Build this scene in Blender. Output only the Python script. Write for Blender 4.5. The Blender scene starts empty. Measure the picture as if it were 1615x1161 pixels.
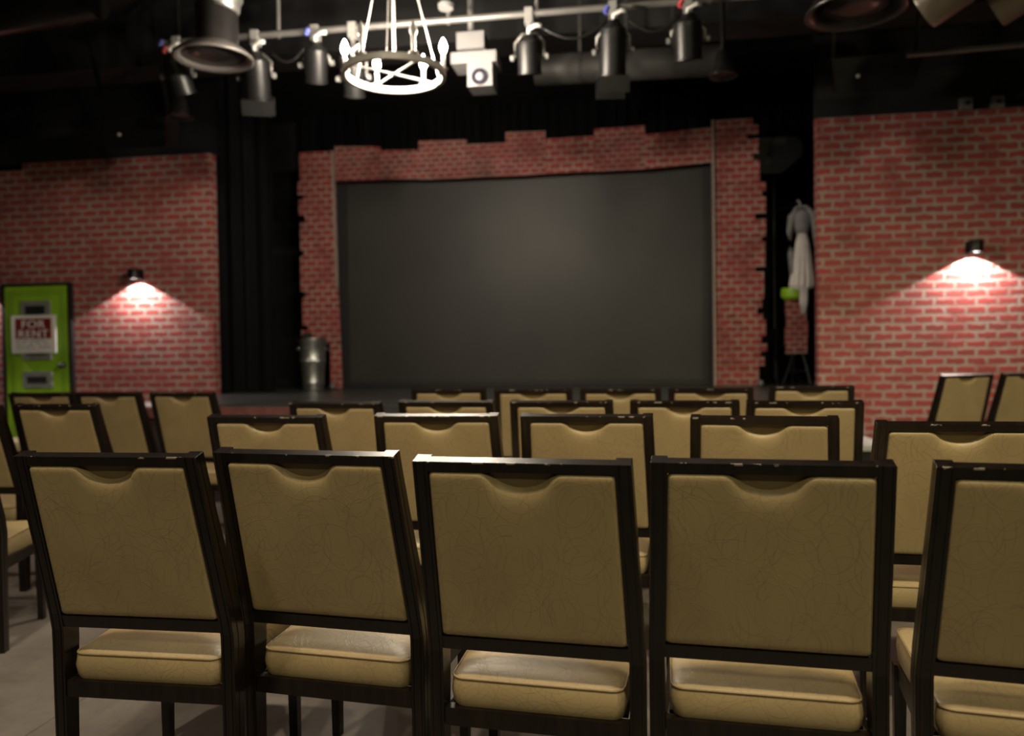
import bpy, bmesh, math, random
from mathutils import Vector, Matrix, Euler
random.seed(7)
PI = math.pi
scn = bpy.context.scene
COL = scn.collection

# ------------------------------------------------------------------ camera, world, exposure
YAW, PITCH, ROLL, CAM_H = math.radians(8.75), -0.0214, 0.0144, 1.1455
fw = Vector((-math.sin(YAW)*math.cos(PITCH), math.cos(YAW)*math.cos(PITCH), math.sin(PITCH)))
r0 = Vector((math.cos(YAW), math.sin(YAW), 0)); u0 = r0.cross(fw)
rt = r0*math.cos(ROLL) - u0*math.sin(ROLL); up = r0*math.sin(ROLL) + u0*math.cos(ROLL)
cam_data = bpy.data.cameras.new('camera'); cam = bpy.data.objects.new('camera', cam_data); COL.objects.link(cam)
cam.matrix_world = Matrix(((rt.x, up.x, -fw.x, 0), (rt.y, up.y, -fw.y, 0), (rt.z, up.z, -fw.z, CAM_H), (0, 0, 0, 1)))
cam_data.sensor_width = 36; cam_data.lens = 1223.34/1615*36
cam_data.clip_start = 0.05; cam_data.clip_end = 60
cam_data.dof.use_dof = True; cam_data.dof.focus_distance = 1.95; cam_data.dof.aperture_fstop = 1.9
scn.camera = cam

world = bpy.data.worlds.new('world'); scn.world = world; world.use_nodes = True
world.node_tree.nodes['Background'].inputs[0].default_value = (0.9, 0.85, 0.8, 1)
world.node_tree.nodes['Background'].inputs[1].default_value = 0.008
scn.view_settings.view_transform = 'Standard'; scn.view_settings.look = 'None'
scn.view_settings.exposure = 0.0; scn.view_settings.gamma = 1.0
scn.cycles.use_denoising = True
scn.cycles.sample_clamp_indirect = 4.0

def lamp(name, kind, loc, energy, color=(1, .85, .66), radius=.05, aim=None, spot=None, blend=.4):
    l = bpy.data.lights.new(name, kind); l.energy = energy; l.color = color
    if kind in ('POINT', 'SPOT'): l.shadow_soft_size = radius
    if kind == 'SPOT': l.spot_size = math.radians(spot); l.spot_blend = blend
    o = bpy.data.objects.new(name, l); COL.objects.link(o); o.location = loc
    if aim is not None: o.rotation_euler = (Vector(aim)-Vector(loc)).to_track_quat('-Z', 'Y').to_euler()
    return o

# house downlights and added brightening spots in the ceiling (above and behind the frame)
WARM = (1, .83, .60)
for x, y, ax, ay, e, c, sp_, bl in [
        (-1.8, .3, -1.8, 3.3, 220, WARM, 92, 1.), (.2, .3, .2, 3.3, 280, WARM, 92, 1.), (2.0, .35, 1.8, 3.4, 265, (1, .88, .56), 92, 1.),
        (-2.4, -2.8, -1.2, 2.2, 14, WARM, 120, .7), (-.1, -2.9, -.1, 2.6, 70, (1, .86, .56), 120, .7), (1.9, -2.8, 1.2, 2.4, 120, (1, .94, .50), 120, .7),
        (-2.9, 2.4, -2.9, 2.7, 40, (1, .86, .74), 120, .7), (.2, 3.2, .2, 3.7, 36, (1, .84, .70), 120, .7), (3.3, 3.0, 2.7, 6.1, 250, (1, .90, .52), 80, .8), (-6.15, 5.4, -6.15, 5.42, 150, (1, .88, .74), 64, .12),  # spot aimed at the right wall chairs is added to brighten them
        (-4.4, 3.3, -6.2, 7.3, 60, (1, .90, .78), 44, 1.)]:  # added with no known fixture, brightens the sign and door
    lamp('house_and_added_spot', 'SPOT', (x, y, 4.05), e, c, .09, (ax, ay, .6), sp_, bl)

# ------------------------------------------------------------------ materials
def new_mat(name):
    m = bpy.data.materials.new(name); m.use_nodes = True
    nt = m.node_tree; b = nt.nodes['Principled BSDF']
    return m, nt, b
def N(nt, kind, **kw):
    n = nt.nodes.new(kind)
    for k, v in kw.items():
        if k in n.bl_rna.properties: setattr(n, k, v)
        else: n.inputs[k.replace('_', ' ')].default_value = v
    return n
def L(nt, a, b): nt.links.new(a, b)
def ramp(nt, fac, stops):
    r = nt.nodes.new('ShaderNodeValToRGB'); e = r.color_ramp.elements
    while len(e) < len(stops): e.new(.5)
    for q, (p, c) in zip(e, stops): q.position = p; q.color = (*c, 1) if len(c) == 3 else c
    L(nt, fac, r.inputs[0]); return r.outputs[0]
def mixc(nt, fac, a, b):
    n = nt.nodes.new('ShaderNodeMix'); n.data_type = 'RGBA'
    for s, v in ((0, fac), (6, a), (7, b)):
        if hasattr(v, 'is_linked'): L(nt, v, n.inputs[s])
        else: n.inputs[s].default_value = v if s == 0 else (*v, 1)
    return n.outputs[2]
def math_(nt, op, a, b=None, clamp=False):
    n = nt.nodes.new('ShaderNodeMath'); n.operation = op; n.use_clamp = clamp
    for i, v in enumerate((a, b)):
        if v is None: continue
        if hasattr(v, 'is_linked'): L(nt, v, n.inputs[i])
        else: n.inputs[i].default_value = v
    return n.outputs[0]

def plain(name, col, rough=.5, metal=0., vary=.12, scale=9., spec=.5, bump=0.):
    m, nt, b = new_mat(name)
    tc = N(nt, 'ShaderNodeTexCoord'); no = N(nt, 'ShaderNodeTexNoise', Scale=scale, Detail=4.)
    L(nt, tc.outputs['Object'], no.inputs['Vector'])
    lo = tuple(c*(1-vary) for c in col); hi = tuple(min(1, c*(1+vary)) for c in col)
    L(nt, ramp(nt, no.outputs[0], [(.3, lo), (.7, hi)]), b.inputs['Base Color'])
    b.inputs['Roughness'].default_value = rough; b.inputs['Metallic'].default_value = metal
    b.inputs['Specular IOR Level'].default_value = spec
    if bump:
        bp = N(nt, 'ShaderNodeBump', Strength=bump, Distance=.01); L(nt, no.outputs[0], bp.inputs['Height']); L(nt, bp.outputs[0], b.inputs['Normal'])
    return m
def emit(name, col, strength):
    m, nt, b = new_mat(name)
    b.inputs['Base Color'].default_value = (.8, .8, .8, 1)
    b.inputs['Emission Color'].default_value = (*col, 1); b.inputs['Emission Strength'].default_value = strength
    return m

def vinyl(name, tint, ring_fade=1.5):
    m, nt, b = new_mat(name)
    tc = N(nt, 'ShaderNodeTexCoord'); oi = N(nt, 'ShaderNodeObjectInfo')
    add = N(nt, 'ShaderNodeVectorMath', operation='ADD'); mul = N(nt, 'ShaderNodeVectorMath', operation='SCALE')
    L(nt, oi.outputs['Random'], mul.inputs['Scale']); mul.inputs[0].default_value = (7, 5, 3)
    L(nt, tc.outputs['Object'], add.inputs[0]); L(nt, mul.outputs[0], add.inputs[1])
    sp = N(nt, 'ShaderNodeSeparateXYZ'); L(nt, add.outputs[0], sp.inputs[0]); flat = N(nt, 'ShaderNodeCombineXYZ')
    L(nt, sp.outputs[0], flat.inputs[0]); L(nt, math_(nt, 'ADD', sp.outputs[2], math_(nt, 'MULTIPLY', sp.outputs[1], .9)), flat.inputs[1])
    lines = None
    for sc_, rads, sx in ((6.3, (.42, .58), 1.), (8.1, (.38, .53), 1.12), (9.7, (.45, .62), .9), (12.3, (.40, .56), 1.), (5.1, (.5, .66), .8)):
        mp = N(nt, 'ShaderNodeMapping'); mp.inputs['Scale'].default_value = (sx, 1, 1); mp.inputs['Location'].default_value = (sc_*3.7, sc_*1.9, 0); L(nt, flat.outputs[0], mp.inputs['Vector'])
        v = N(nt, 'ShaderNodeTexVoronoi', voronoi_dimensions='2D', Scale=sc_); L(nt, mp.outputs[0], v.inputs['Vector'])
        for rr in rads:
            d = math_(nt, 'ABSOLUTE', math_(nt, 'SUBTRACT', v.outputs['Distance'], rr))
            mr = N(nt, 'ShaderNodeMapRange'); L(nt, d, mr.inputs[0])
            mr.inputs[1].default_value = 0; mr.inputs[2].default_value = .0007*sc_; mr.inputs[3].default_value = 1; mr.inputs[4].default_value = 0
            lines = mr.outputs[0] if lines is None else math_(nt, 'MAXIMUM', lines, mr.outputs[0])
    fade = N(nt, 'ShaderNodeTexNoise', Scale=16., Detail=3.); L(nt, add.outputs[0], fade.inputs['Vector'])
    fd = math_(nt, 'MULTIPLY', lines, math_(nt, 'MULTIPLY', math_(nt, 'SUBTRACT', fade.outputs[0], .22, True), ring_fade))
    big = N(nt, 'ShaderNodeTexNoise', Scale=5., Detail=3.); L(nt, add.outputs[0], big.inputs['Vector'])
    base = ramp(nt, big.outputs[0], [(.3, tuple(c*.90 for c in tint)), (.7, tuple(c*1.06 for c in tint))])
    fine = N(nt, 'ShaderNodeTexNoise', Scale=420., Detail=1.); L(nt, add.outputs[0], fine.inputs['Vector'])
    L(nt, mixc(nt, fd, base, tuple(c*.33 for c in tint)), b.inputs['Base Color'])
    b.inputs['Roughness'].default_value = .42
    h = math_(nt, 'ADD', lines, math_(nt, 'MULTIPLY', fine.outputs[0], .25))
    bp = N(nt, 'ShaderNodeBump', Strength=.22, Distance=.0012); L(nt, h, bp.inputs['Height']); L(nt, bp.outputs[0], b.inputs['Normal'])
    return m

def frame_mat():
    m, nt, b = new_mat('dark_woodgrain_metal')
    tc = N(nt, 'ShaderNodeTexCoord'); mp = N(nt, 'ShaderNodeMapping'); mp.inputs['Scale'].default_value = (60, 60, 4)
    L(nt, tc.outputs['Object'], mp.inputs['Vector'])
    no = N(nt, 'ShaderNodeTexNoise', Scale=1., Detail=5.); L(nt, mp.outputs[0], no.inputs['Vector'])
    base = ramp(nt, no.outputs[0], [(.35, (.005, .0033, .0026)), (.7, (.014, .0085, .006))])
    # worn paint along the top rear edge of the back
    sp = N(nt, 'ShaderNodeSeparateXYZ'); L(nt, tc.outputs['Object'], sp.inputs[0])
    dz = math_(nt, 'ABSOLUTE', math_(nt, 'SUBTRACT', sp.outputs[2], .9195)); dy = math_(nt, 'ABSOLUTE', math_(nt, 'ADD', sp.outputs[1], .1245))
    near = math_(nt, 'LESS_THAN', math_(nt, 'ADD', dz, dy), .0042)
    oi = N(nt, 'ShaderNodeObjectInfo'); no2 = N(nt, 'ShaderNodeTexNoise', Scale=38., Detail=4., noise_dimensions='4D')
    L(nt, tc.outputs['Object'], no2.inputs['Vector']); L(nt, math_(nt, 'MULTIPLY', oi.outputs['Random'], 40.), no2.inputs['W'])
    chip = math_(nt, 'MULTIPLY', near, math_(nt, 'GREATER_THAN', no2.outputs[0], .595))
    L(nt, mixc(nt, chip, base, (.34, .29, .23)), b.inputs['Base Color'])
    b.inputs['Roughness'].default_value = .30
    b.inputs['Specular IOR Level'].default_value = .55
    return m

def brick_mat(name, bw, bh, mortar, c1, c2, cm, off=(0, 0), dirt=.5):
    m, nt, b = new_mat(name)
    tc = N(nt, 'ShaderNodeTexCoord'); sp = N(nt, 'ShaderNodeSeparateXYZ'); cb = N(nt, 'ShaderNodeCombineXYZ')
    L(nt, tc.outputs['Object'], sp.inputs[0])
    wob = N(nt, 'ShaderNodeTexNoise', Scale=22., Detail=3.); L(nt, tc.outputs['Object'], wob.inputs['Vector'])
    w = math_(nt, 'MULTIPLY', math_(nt, 'SUBTRACT', wob.outputs[0], .5), .034)
    L(nt, math_(nt, 'ADD', math_(nt, 'ADD', sp.outputs[0], math_(nt, 'MULTIPLY', sp.outputs[1], 1.)), w), cb.inputs[0])
    L(nt, math_(nt, 'ADD', math_(nt, 'ADD', sp.outputs[2], off[1]), w), cb.inputs[1])
    br = N(nt, 'ShaderNodeTexBrick'); br.offset = .5
    L(nt, cb.outputs[0], br.inputs['Vector'])
    for k, v in (('Scale', 1.), ('Mortar Size', mortar), ('Mortar Smooth', .35), ('Bias', 0.), ('Brick Width', bw), ('Row Height', bh)): br.inputs[k].default_value = v
    br.inputs['Color1'].default_value = (*c1, 1); br.inputs['Color2'].default_value = (*c2, 1); br.inputs['Mortar'].default_value = (*cm, 1)
    no = N(nt, 'ShaderNodeTexNoise', Scale=2.3, Detail=6., Roughness=.65); L(nt, tc.outputs['Object'], no.inputs['Vector'])
    dm = ramp(nt, no.outputs[0], [(.52, (0, 0, 0)), (.74, (1, 1, 1))])
    no3 = N(nt, 'ShaderNodeTexNoise', Scale=3.7, Detail=5.); L(nt, tc.outputs['Object'], no3.inputs['Vector'])
    # patches where brick paint wiped over the joints
    smear = ramp(nt, no3.outputs[0], [(.46, (0, 0, 0)), (.66, (1, 1, 1))])
    c_s = mixc(nt, math_(nt, 'MULTIPLY', smear, .62), br.outputs['Color'], c2)
    L(nt, mixc(nt, math_(nt, 'MULTIPLY', dm, dirt), c_s, (.06, .035, .028)), b.inputs['Base Color'])
    b.inputs['Roughness'].default_value = .75; b.inputs['Specular IOR Level'].default_value = .3
    bp = N(nt, 'ShaderNodeBump', Strength=.5, Distance=.008, invert=True); L(nt, br.outputs['Fac'], bp.inputs['Height']); L(nt, bp.outputs[0], b.inputs['Normal'])
    return m

def concrete():
    m, nt, b = new_mat('polished_concrete')
    tc = N(nt, 'ShaderNodeTexCoord')
    n1 = N(nt, 'ShaderNodeTexNoise', Scale=2.2, Detail=8., Roughness=.65); n2 = N(nt, 'ShaderNodeTexNoise', Scale=26., Detail=4.)
    for n in (n1, n2): L(nt, tc.outputs['Object'], n.inputs['Vector'])
    a = ramp(nt, n1.outputs[0], [(.3, (.115, .10, .087)), (.5, (.18, .158, .138)), (.72, (.24, .212, .188))])
    c = mixc(nt, math_(nt, 'MULTIPLY', ramp(nt, n2.outputs[0], [(.5, (0, 0, 0)), (.75, (1, 1, 1))]), .4), a, (.11, .095, .08))
    br = N(nt, 'ShaderNodeTexBrick'); br.offset = 0
    L(nt, tc.outputs['Object'], br.inputs['Vector'])
    for k, v in (('Scale', 1.), ('Mortar Size', .003), ('Brick Width', 1.83), ('Row Height', 1.83)): br.inputs[k].default_value = v
    L(nt, mixc(nt, math_(nt, 'MULTIPLY', br.outputs['Fac'], .6), c, (.04, .035, .03)), b.inputs['Base Color'])
    L(nt, ramp(nt, n1.outputs[0], [(.3, (.42,)*3), (.7, (.6,)*3)]), b.inputs['Roughness'])
    return m

def drape_mat():
    return plain('black_velour', (.003, .003, .004), .9, 0, .3, 20, .2)

M = dict(
    vinyl=vinyl('tan_crackle_vinyl', (.42, .318, .165)),
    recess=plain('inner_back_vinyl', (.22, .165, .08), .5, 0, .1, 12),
    welt=plain('tan_welt', (.30, .21, .10), .45, 0, .1, 30),
    frame=frame_mat(),
    brick=brick_mat('painted_brick', .171, .0745, .0150, (.36, .066, .060), (.26, .056, .050), (.33, .265, .235), dirt=.4),
    brick_small=brick_mat('flat_brick', .128, .0690, .0115, (.30, .045, .04), (.20, .036, .032), (.30, .225, .195), dirt=.5),
    brick_fine=brick_mat('fine_flat_brick', .105, .0560, .0105, (.27, .036, .034), (.17, .030, .028), (.27, .19, .165), dirt=.6),
    edge=plain('raw_board_edge', (.30, .235, .20), .8),
    black=plain('flat_black_paint', (.007, .007, .0078), .7, 0, .3, 6),
    deck=plain('black_stage_paint', (.045, .048, .049), .33, 0, .3, 4),
    band=plain('dusty_red_lip', (.16, .055, .05), .7, 0, .25, 14, bump=.4),
    fascia=plain('dark_plum_fascia', (.035, .018, .020), .8, 0, .3, 8),
    floor=concrete(), drape=drape_mat(),
    screen=plain('grey_screen_fabric', (.030, .029, .0275), .5, 0, .16, 1.6, .35),
    screen_border=plain('screen_border_black', (.006, .006, .007), .6),
    lime=plain('lime_paint', (.27, .50, .022), .5, 0, .1, 4),
    lime_line=plain('lime_moulding', (.15, .27, .03), .5),
    grey=plain('grey_slot_frame', (.20, .21, .20), .5), dark=plain('dark_slot', (.012, .014, .013), .6),
    white=plain('white_board', (.86, .85, .83), .5, 0, .03), red=plain('sign_red', (.20, .012, .012), .5, 0, .1),
    ink=plain('grey_ink', (.16, .15, .15), .6),
    steel=plain('brushed_steel', (.55, .55, .53), .35, 1., .1, 20), galv=plain('galvanised_steel', (.42, .43, .42), .38, .9, .25, 16),
    can=plain('fixture_black', (.0065, .0065, .007), .42, 0, .2, 20, .35), lightgrey=plain('light_grey_metal', (.28, .275, .27), .4, .3),
    pipe=plain('grey_pipe', (.16, .155, .15), .4, .4), duct=plain('painted_duct', (.17, .145, .11), .35, .3, .2, 3),
    duct_dark=plain('black_duct', (.013, .012, .012), .3, .1, .3, 4), foil=plain('foil_flex_duct', (.36, .35, .34), .35, .8, .3, 14, bump=.5),
    ring=plain('white_chandelier_metal', (.70, .68, .66), .4, .1, .05), plastic=plain('white_plastic', (.13, .128, .132), .4, 0, .05),
    glass_dark=plain('dark_lens', (.02, .02, .03), .1), bulb_off=plain('unlit_bulb', (.8, .8, .78), .2),
    bulb=emit('lit_bulb', (1, .86, .68), 2200.), sconce_lens=emit('sconce_lens', (1, .93, .90), 16.),
    led=emit('white_indicator', (.9, .92, .9), .5),
    cloth=plain('white_cloth', (.55, .52, .51), .9, 0, .1, 10), cloth_grey=plain('grey_cloth', (.19, .19, .20), .9, 0, .2, 10),
    pale=plain('pale_sconce_lit_step', (.50, .49, .48), .6, 0, .2, 8), tape_red=plain('red_tape', (.5, .06, .08), .5), tape_blue=plain('blue_tape', (.07, .09, .4), .5),
    cap=plain('bright_connector', (.6, .6, .58), .4), frame_dark=plain('black_door_frame', (.008, .008, .008), .6),
    grey_duct=plain('dark_grey_duct', (.035, .034, .033), .6, 0, .3, 3),
    rim=plain('highlit_vent_rim', (.13, .12, .115), .4, .3),  # lighter grey paints in the highlight along the black vent's rim
    amber=plain('dull_red_reflector', (.05, .012, .010), .4),
)

# ------------------------------------------------------------------ mesh helpers
def obj(name, bm, mat, parent=None, smooth=False, bevel=0, mats=None):
    if bevel:
        bmesh.ops.bevel(bm, geom=[e for e in bm.edges if e.calc_face_angle(0) > .6], offset=bevel, segments=2, profile=.5, affect='EDGES', clamp_overlap=True)
    bmesh.ops.recalc_face_normals(bm, faces=bm.faces[:])
    me = bpy.data.meshes.new(name); bm.to_mesh(me); bm.free()
    if smooth:
        for p in me.polygons: p.use_smooth = True
        if smooth != 'all': me.set_sharp_from_angle(angle=math.radians(40))
    for q in (mats or [mat]): me.materials.append(q)
    o = bpy.data.objects.new(name, me); COL.objects.link(o)
    if parent is not None: o.parent = parent
    return o
def tag(o, label, cat, group=None, kind=None):
    o['label'] = label; o['category'] = cat
    if group: o['group'] = group
    if kind: o['kind'] = kind
    return o
def thing(name, label, cat, loc=(0, 0, 0), rot=(0, 0, 0), group=None):
    o = bpy.data.objects.new(name, None); COL.objects.link(o); o.location = loc; o.rotation_euler = rot; o.empty_display_size = .05
    return tag(o, label, cat, group)
def struct(name, bm, mat, **k):
    o = obj(name, bm, mat, **k); o['kind'] = 'structure'; return o
def box(bm, x0, x1, y0, y1, z0, z1):
    v = [bm.verts.new((x, y, z)) for x in (x0, x1) for y in (y0, y1) for z in (z0, z1)]
    for f in ((0, 1, 3, 2), (4, 6, 7, 5), (0, 4, 5, 1), (2, 3, 7, 6), (0, 2, 6, 4), (1, 5, 7, 3)): bm.faces.new([v[i] for i in f])
    return bm
def bx(*a): return box(bmesh.new(), *a)
def prism(bm, pts, y0, y1):            # outline in x,z extruded along y
    a = [bm.verts.new((x, y0, z)) for x, z in pts]; b = [bm.verts.new((x, y1, z)) for x, z in pts]
    bm.faces.new(a); bm.faces.new(b[::-1]); n = len(pts)
    for i in range(n): bm.faces.new((a[i], b[i], b[(i+1) % n], a[(i+1) % n]))
    return bm
def loft(bm, rings, close=True, cap=True):
    R = [[bm.verts.new(p) for p in r] for r in rings]
    for a, b in zip(R, R[1:]):
        n = len(a)
        for i in range(n if close else n-1):
            j = (i+1) % n
            bm.faces.new((a[i], a[j], b[j], b[i]))
    if cap and close: bm.faces.new(R[0][::-1]); bm.faces.new(R[-1])
    return bm
def lathe(bm, prof, c=(0, 0, 0), n=28, cap=True, mtx=None):
    rings = []
    for r, z in prof:
        ring = [Vector((r*math.cos(2*PI*i/n), r*math.sin(2*PI*i/n), z)) for i in range(n)]
        rings.append([((mtx @ p) if mtx else p) + Vector(c) for p in ring])
    return loft(bm, rings, True, cap)
def tube(bm, pts, r, n=10, cap=True):
    pts = [Vector(p) for p in pts]; rings = []
    up_ = Vector((0, 0, 1))
    for i, p in enumerate(pts):
        t = (pts[min(i+1, len(pts)-1)]-pts[max(i-1, 0)]).normalized()
        a = t.cross(up_); a = a.normalized() if a.length > 1e-3 else t.cross(Vector((1, 0, 0))).normalized()
        b = t.cross(a).normalized(); rr = r[i] if isinstance(r, (list, tuple)) else r
        rings.append([p + a*rr*math.cos(2*PI*k/n) + b*rr*math.sin(2*PI*k/n) for k in range(n)])
    return loft(bm, rings, True, cap)
def torus(bm, c, R, r, n=64, m=10, squash=1.):
    rings = []
    for i in range(n):
        a = 2*PI*i/n
        rings.append([Vector((c[0]+(R+r*math.cos(2*PI*k/m))*math.cos(a), c[1]+(R+r*math.cos(2*PI*k/m))*math.sin(a), c[2]+squash*r*math.sin(2*PI*k/m))) for k in range(m)])
    V = [[bm.verts.new(p) for p in q] for q in rings]
    for i in range(n):
        for k in range(m): bm.faces.new((V[i][k], V[(i+1) % n][k], V[(i+1) % n][(k+1) % m], V[i][(k+1) % m]))
    return bm
def ball(bm, c, r, n=16):
    bmesh.ops.create_uvsphere(bm, u_segments=n, v_segments=n//2, radius=r, matrix=Matrix.Translation(c)); return bm
def dup(root, loc, rotz):
    r = root.copy(); COL.objects.link(r); r.location = loc; r.rotation_euler = (0, 0, rotz)
    for ch in root.children:
        c = ch.copy(); COL.objects.link(c); c.parent = r
        for g in ch.children:
            d = g.copy(); COL.objects.link(d); d.parent = c
    return r

# ------------------------------------------------------------------ the room
XL, XR, YB, YF, ZC = -7.4, 5.6, -4.2, 9.9, 4.25
struct('floor', bx(XL, XR, YB, YF, -.1, 0), M['floor'])
struct('ceiling', bx(XL, XR, YB, YF, ZC, ZC+.1), M['black'])
struct('wall_left', bx(XL-.12, XL, YB, YF, 0, ZC), M['black'])
struct('wall_right', bx(XR, XR+.12, YB, YF, 0, ZC), M['black'])
struct('wall_back', bx(XL, XR, YB-.12, YB, 0, ZC), M['black'])
struct('wall_stage', bx(XL, XR, YF, YF+.12, 0, ZC), M['black'])
# brick-clad wall sections either side of the stage opening, black wall above them
struct('wall_front_left', prism(bmesh.new(), [(XL, 0), (-4.2, 0), (-4.2, 3.197), (-6.33, 3.20), (-6.33, 3.13), (XL, 3.13)], 7.35, 7.47), M['brick'])
struct('wall_front_right', bx(1.672, XR, 7.35, 7.47, 0, 3.197), M['brick'])
bm = bmesh.new(); box(bm, XL, -4.2, 7.38, 7.5, 3.2, ZC); box(bm, 1.672, XR, 7.38, 7.5, 3.2, ZC)
struct('wall_front_upper', bm, M['black'])
# black beams and soffits under the ceiling
struct('trim_1', bx(XL, XR, 6.5, 6.9, 3.78, ZC), M['black'])
struct('trim_2', bx(XL, XR, 3.6, 3.9, 3.75, ZC), M['black'])

# stage
def plan(pts, z0, z1): return loft(bmesh.new(), [[(x, y, z0) for x, y in pts], [(x, y, z1) for x, y in pts]])
stage = tag(obj('stage_platform', plan([(-4.19, 5.62), (1.44, 5.62), (1.44, 7.34), (1.66, 7.34), (1.66, 7.48), (2.3, 7.48), (2.3, 9.85), (-4.19, 9.85)], 0, .75), M['deck'], bevel=.006), 'low black-topped stage across the far end of the room', 'stage')
obj('front_fascia', bx(-4.19, 1.44, 5.605, 5.62, 0, .675), M['fascia'], stage)
bm = bmesh.new(); k = 0; x = -4.19
while x < -1.95:
    w_ = random.uniform(.20, .30); box(bm, x+.003, min(x+w_, -1.95)-.003, 5.575, 5.62, .665, .742); x += w_
obj('stage_lip', bm, M['band'], stage, bevel=.012, smooth=True)
bm = bx(1.47, 2.05, 6.62, 7.345, 0, .30)
st = tag(obj('stage_step', bm, M['black']), 'low step with pale sconce-lit top against the right brick wall', 'step')
bm = prism(bmesh.new(), [(1.46, .30), (2.06, .30), (2.06, .34), (1.46, .34)], 6.60, 7.345)
obj('step_top', bm, M['pale'], st, bevel=.01)  # sconce light on the step is put into this pale colour

# curtains
def curtain(name, x0, x1, y, z0, z1, label):
    bm = bmesh.new(); n = int((x1-x0)/.02); f = []; g = []
    for i in range(n+1):
        x = x0+(x1-x0)*i/n; d = .035*math.sin(x*38)+.015*math.sin(x*91+1)
        f.append((x, y+d)); g.append((x, y+d+.02))
    loft(bm, [[(x, yy, z0) for x, yy in f+g[::-1]], [(x, yy, z1) for x, yy in f+g[::-1]]])
    return tag(obj(name, bm, M['drape'], smooth=True), label, 'curtain', 'black stage curtains')
curtain('stage_curtain', -4.7, -3.75, 7.75, .755, 4.2, 'black curtain closing the gap left of the screen')
curtain('stage_curtain', -4.15, 4.0, 9.5, .755, 4.2, 'wide black curtain hung behind the projection screen')

# projection screen
sc_ = thing('projection_screen', 'large grey projection screen framed by brick flats', 'screen', (0, 8.62, .755))
sc_.location = (0, 0, 0)
obj('screen_surface', bx(-3.225, .775, 8.600, 8.615, .815, 3.36), M['screen'], sc_)
bm = bmesh.new(); box(bm, -3.35, -3.225, 8.58, 8.64, .755, 3.40); box(bm, .775, .90, 8.58, 8.64, .755, 3.40); box(bm, -3.225, .775, 8.58, 8.64, .755, .815); box(bm, -3.225, .775, 8.58, 8.64, 3.36, 3.40)
obj('screen_frame', bm, M['screen_border'], sc_)

# cut-out brick panels round the screen
def brick_panel(pts, y, mat, label, th=.03):
    return tag(obj('brick_scenery_flat', prism(bmesh.new(), pts, y, y+th), mat), label, 'scenery flat', 'cut-out brick flats round the screen')
hdr = [(-3.287, -2.757, 3.100, 3.09, 3.493, 3.460, 'brick_fine', 'first brick header flat from the left above screen'),
       (-2.757, -2.31, 3.09, 3.078, 3.415, 3.398, 'brick_fine', 'second brick header flat from the left, lower top edge'),
       (-2.31, -1.767, 3.070, 3.062, 3.497, 3.482, 'brick_fine', 'third brick header flat from left, taller, above the screen'),
       (-1.767, -1.329, 3.064, 3.058, 3.427, 3.422, 'brick_fine', 'fourth brick header flat from left, between two taller ones'),
       (-1.329, -.892, 3.058, 3.062, 3.538, 3.527, 'brick_fine', 'middle tall brick header flat above the screen'),
       (-.892, -.367, 3.064, 3.066, 3.438, 3.443, 'brick_small', 'third brick header flat from the right above the screen'),
       (-.367, .168, 3.062, 3.062, 3.518, 3.522, 'brick_fine', 'tall brick header flat second from the right'),
       (.168, .873, 3.062, 3.100, 3.424, 3.462, 'brick_small', 'longest brick header flat, next to right brick column')]
for i, (x0, x1, a0, a1, b0, b1, mm, lab) in enumerate(hdr):
    brick_panel([(x0, a0), (x1, a1), (x1, b1), (x0, b0)], 8.415-.012*(i % 2), M[mm], lab)
def jag(x_edge, z0, z1, side, segs):
    return segs
# right column with toothed outer edge (outer x at falling heights)
teeth = [(3.524, 1.270), (3.455, 1.270), (3.455, 1.325), (3.36, 1.325), (3.36, 1.215), (3.31, 1.215), (3.31, 1.325), (3.16, 1.325), (3.16, 1.275), (3.09, 1.275), (3.09, 1.335), (2.86, 1.335),
         (2.86, 1.395), (2.77, 1.395), (2.77, 1.355), (2.71, 1.355), (2.71, 1.395), (2.54, 1.395), (2.54, 1.285), (2.48, 1.285), (2.48, 1.395), (2.30, 1.395), (2.30, 1.350), (2.25, 1.350), (2.25, 1.385), (2.12, 1.385), (1.985, 1.385), (1.985, 1.285), (1.935, 1.285), (1.935, 1.370),
         (1.66, 1.370), (1.66, 1.35), (1.56, 1.35), (1.56, 1.30), (1.50, 1.30), (1.50, 1.355), (1.44, 1.355), (1.44, 1.385), (1.27, 1.385), (1.27, 1.34), (1.19, 1.34), (1.19, 1.395), (1.11, 1.395), (1.11, 1.33), (1.05, 1.33), (1.05, 1.37), (.96, 1.37), (.96, 1.315), (.758, 1.315)]
fr_ = brick_panel([(.868, .758)] + [(x, z) for z, x in teeth[::-1]] + [(.885, 3.524)], 8.37, M['brick_small'], 'tall brick column flat right of screen with toothed edge')
teeth = [(3.43, -3.69), (3.10, -3.69), (3.10, -3.72), (2.95, -3.72), (2.95, -3.655), (2.90, -3.655), (2.90, -3.71), (2.72, -3.71), (2.72, -3.64), (2.64, -3.64), (2.64, -3.70), (2.33, -3.70), (2.33, -3.665), (2.26, -3.665), (2.26, -3.705), (1.86, -3.705), (1.86, -3.65), (1.79, -3.65), (1.79, -3.69), (1.47, -3.69), (1.47, -3.63), (1.42, -3.63), (1.42, -3.705), (1.34, -3.705), (1.34, -3.60), (1.27, -3.60), (1.27, -3.37), (.758, -3.37)]
fl_ = brick_panel([(x, z) for z, x in teeth] + [(-3.232, .758), (-3.262, 1.9), (-3.278, 3.43)], 8.37, M['brick_small'], 'tall brick column flat left of screen behind metal can')
obj('edge_strip', bx(.853, .875, 8.33, 8.369, .758, 3.52), M['edge'], fr_)
obj('edge_strip', prism(bmesh.new(), [(-3.270, 1.9), (-3.250, 1.9), (-3.278, 3.42), (-3.298, 3.42)], 8.33, 8.369), M['edge'], fl_)

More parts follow.
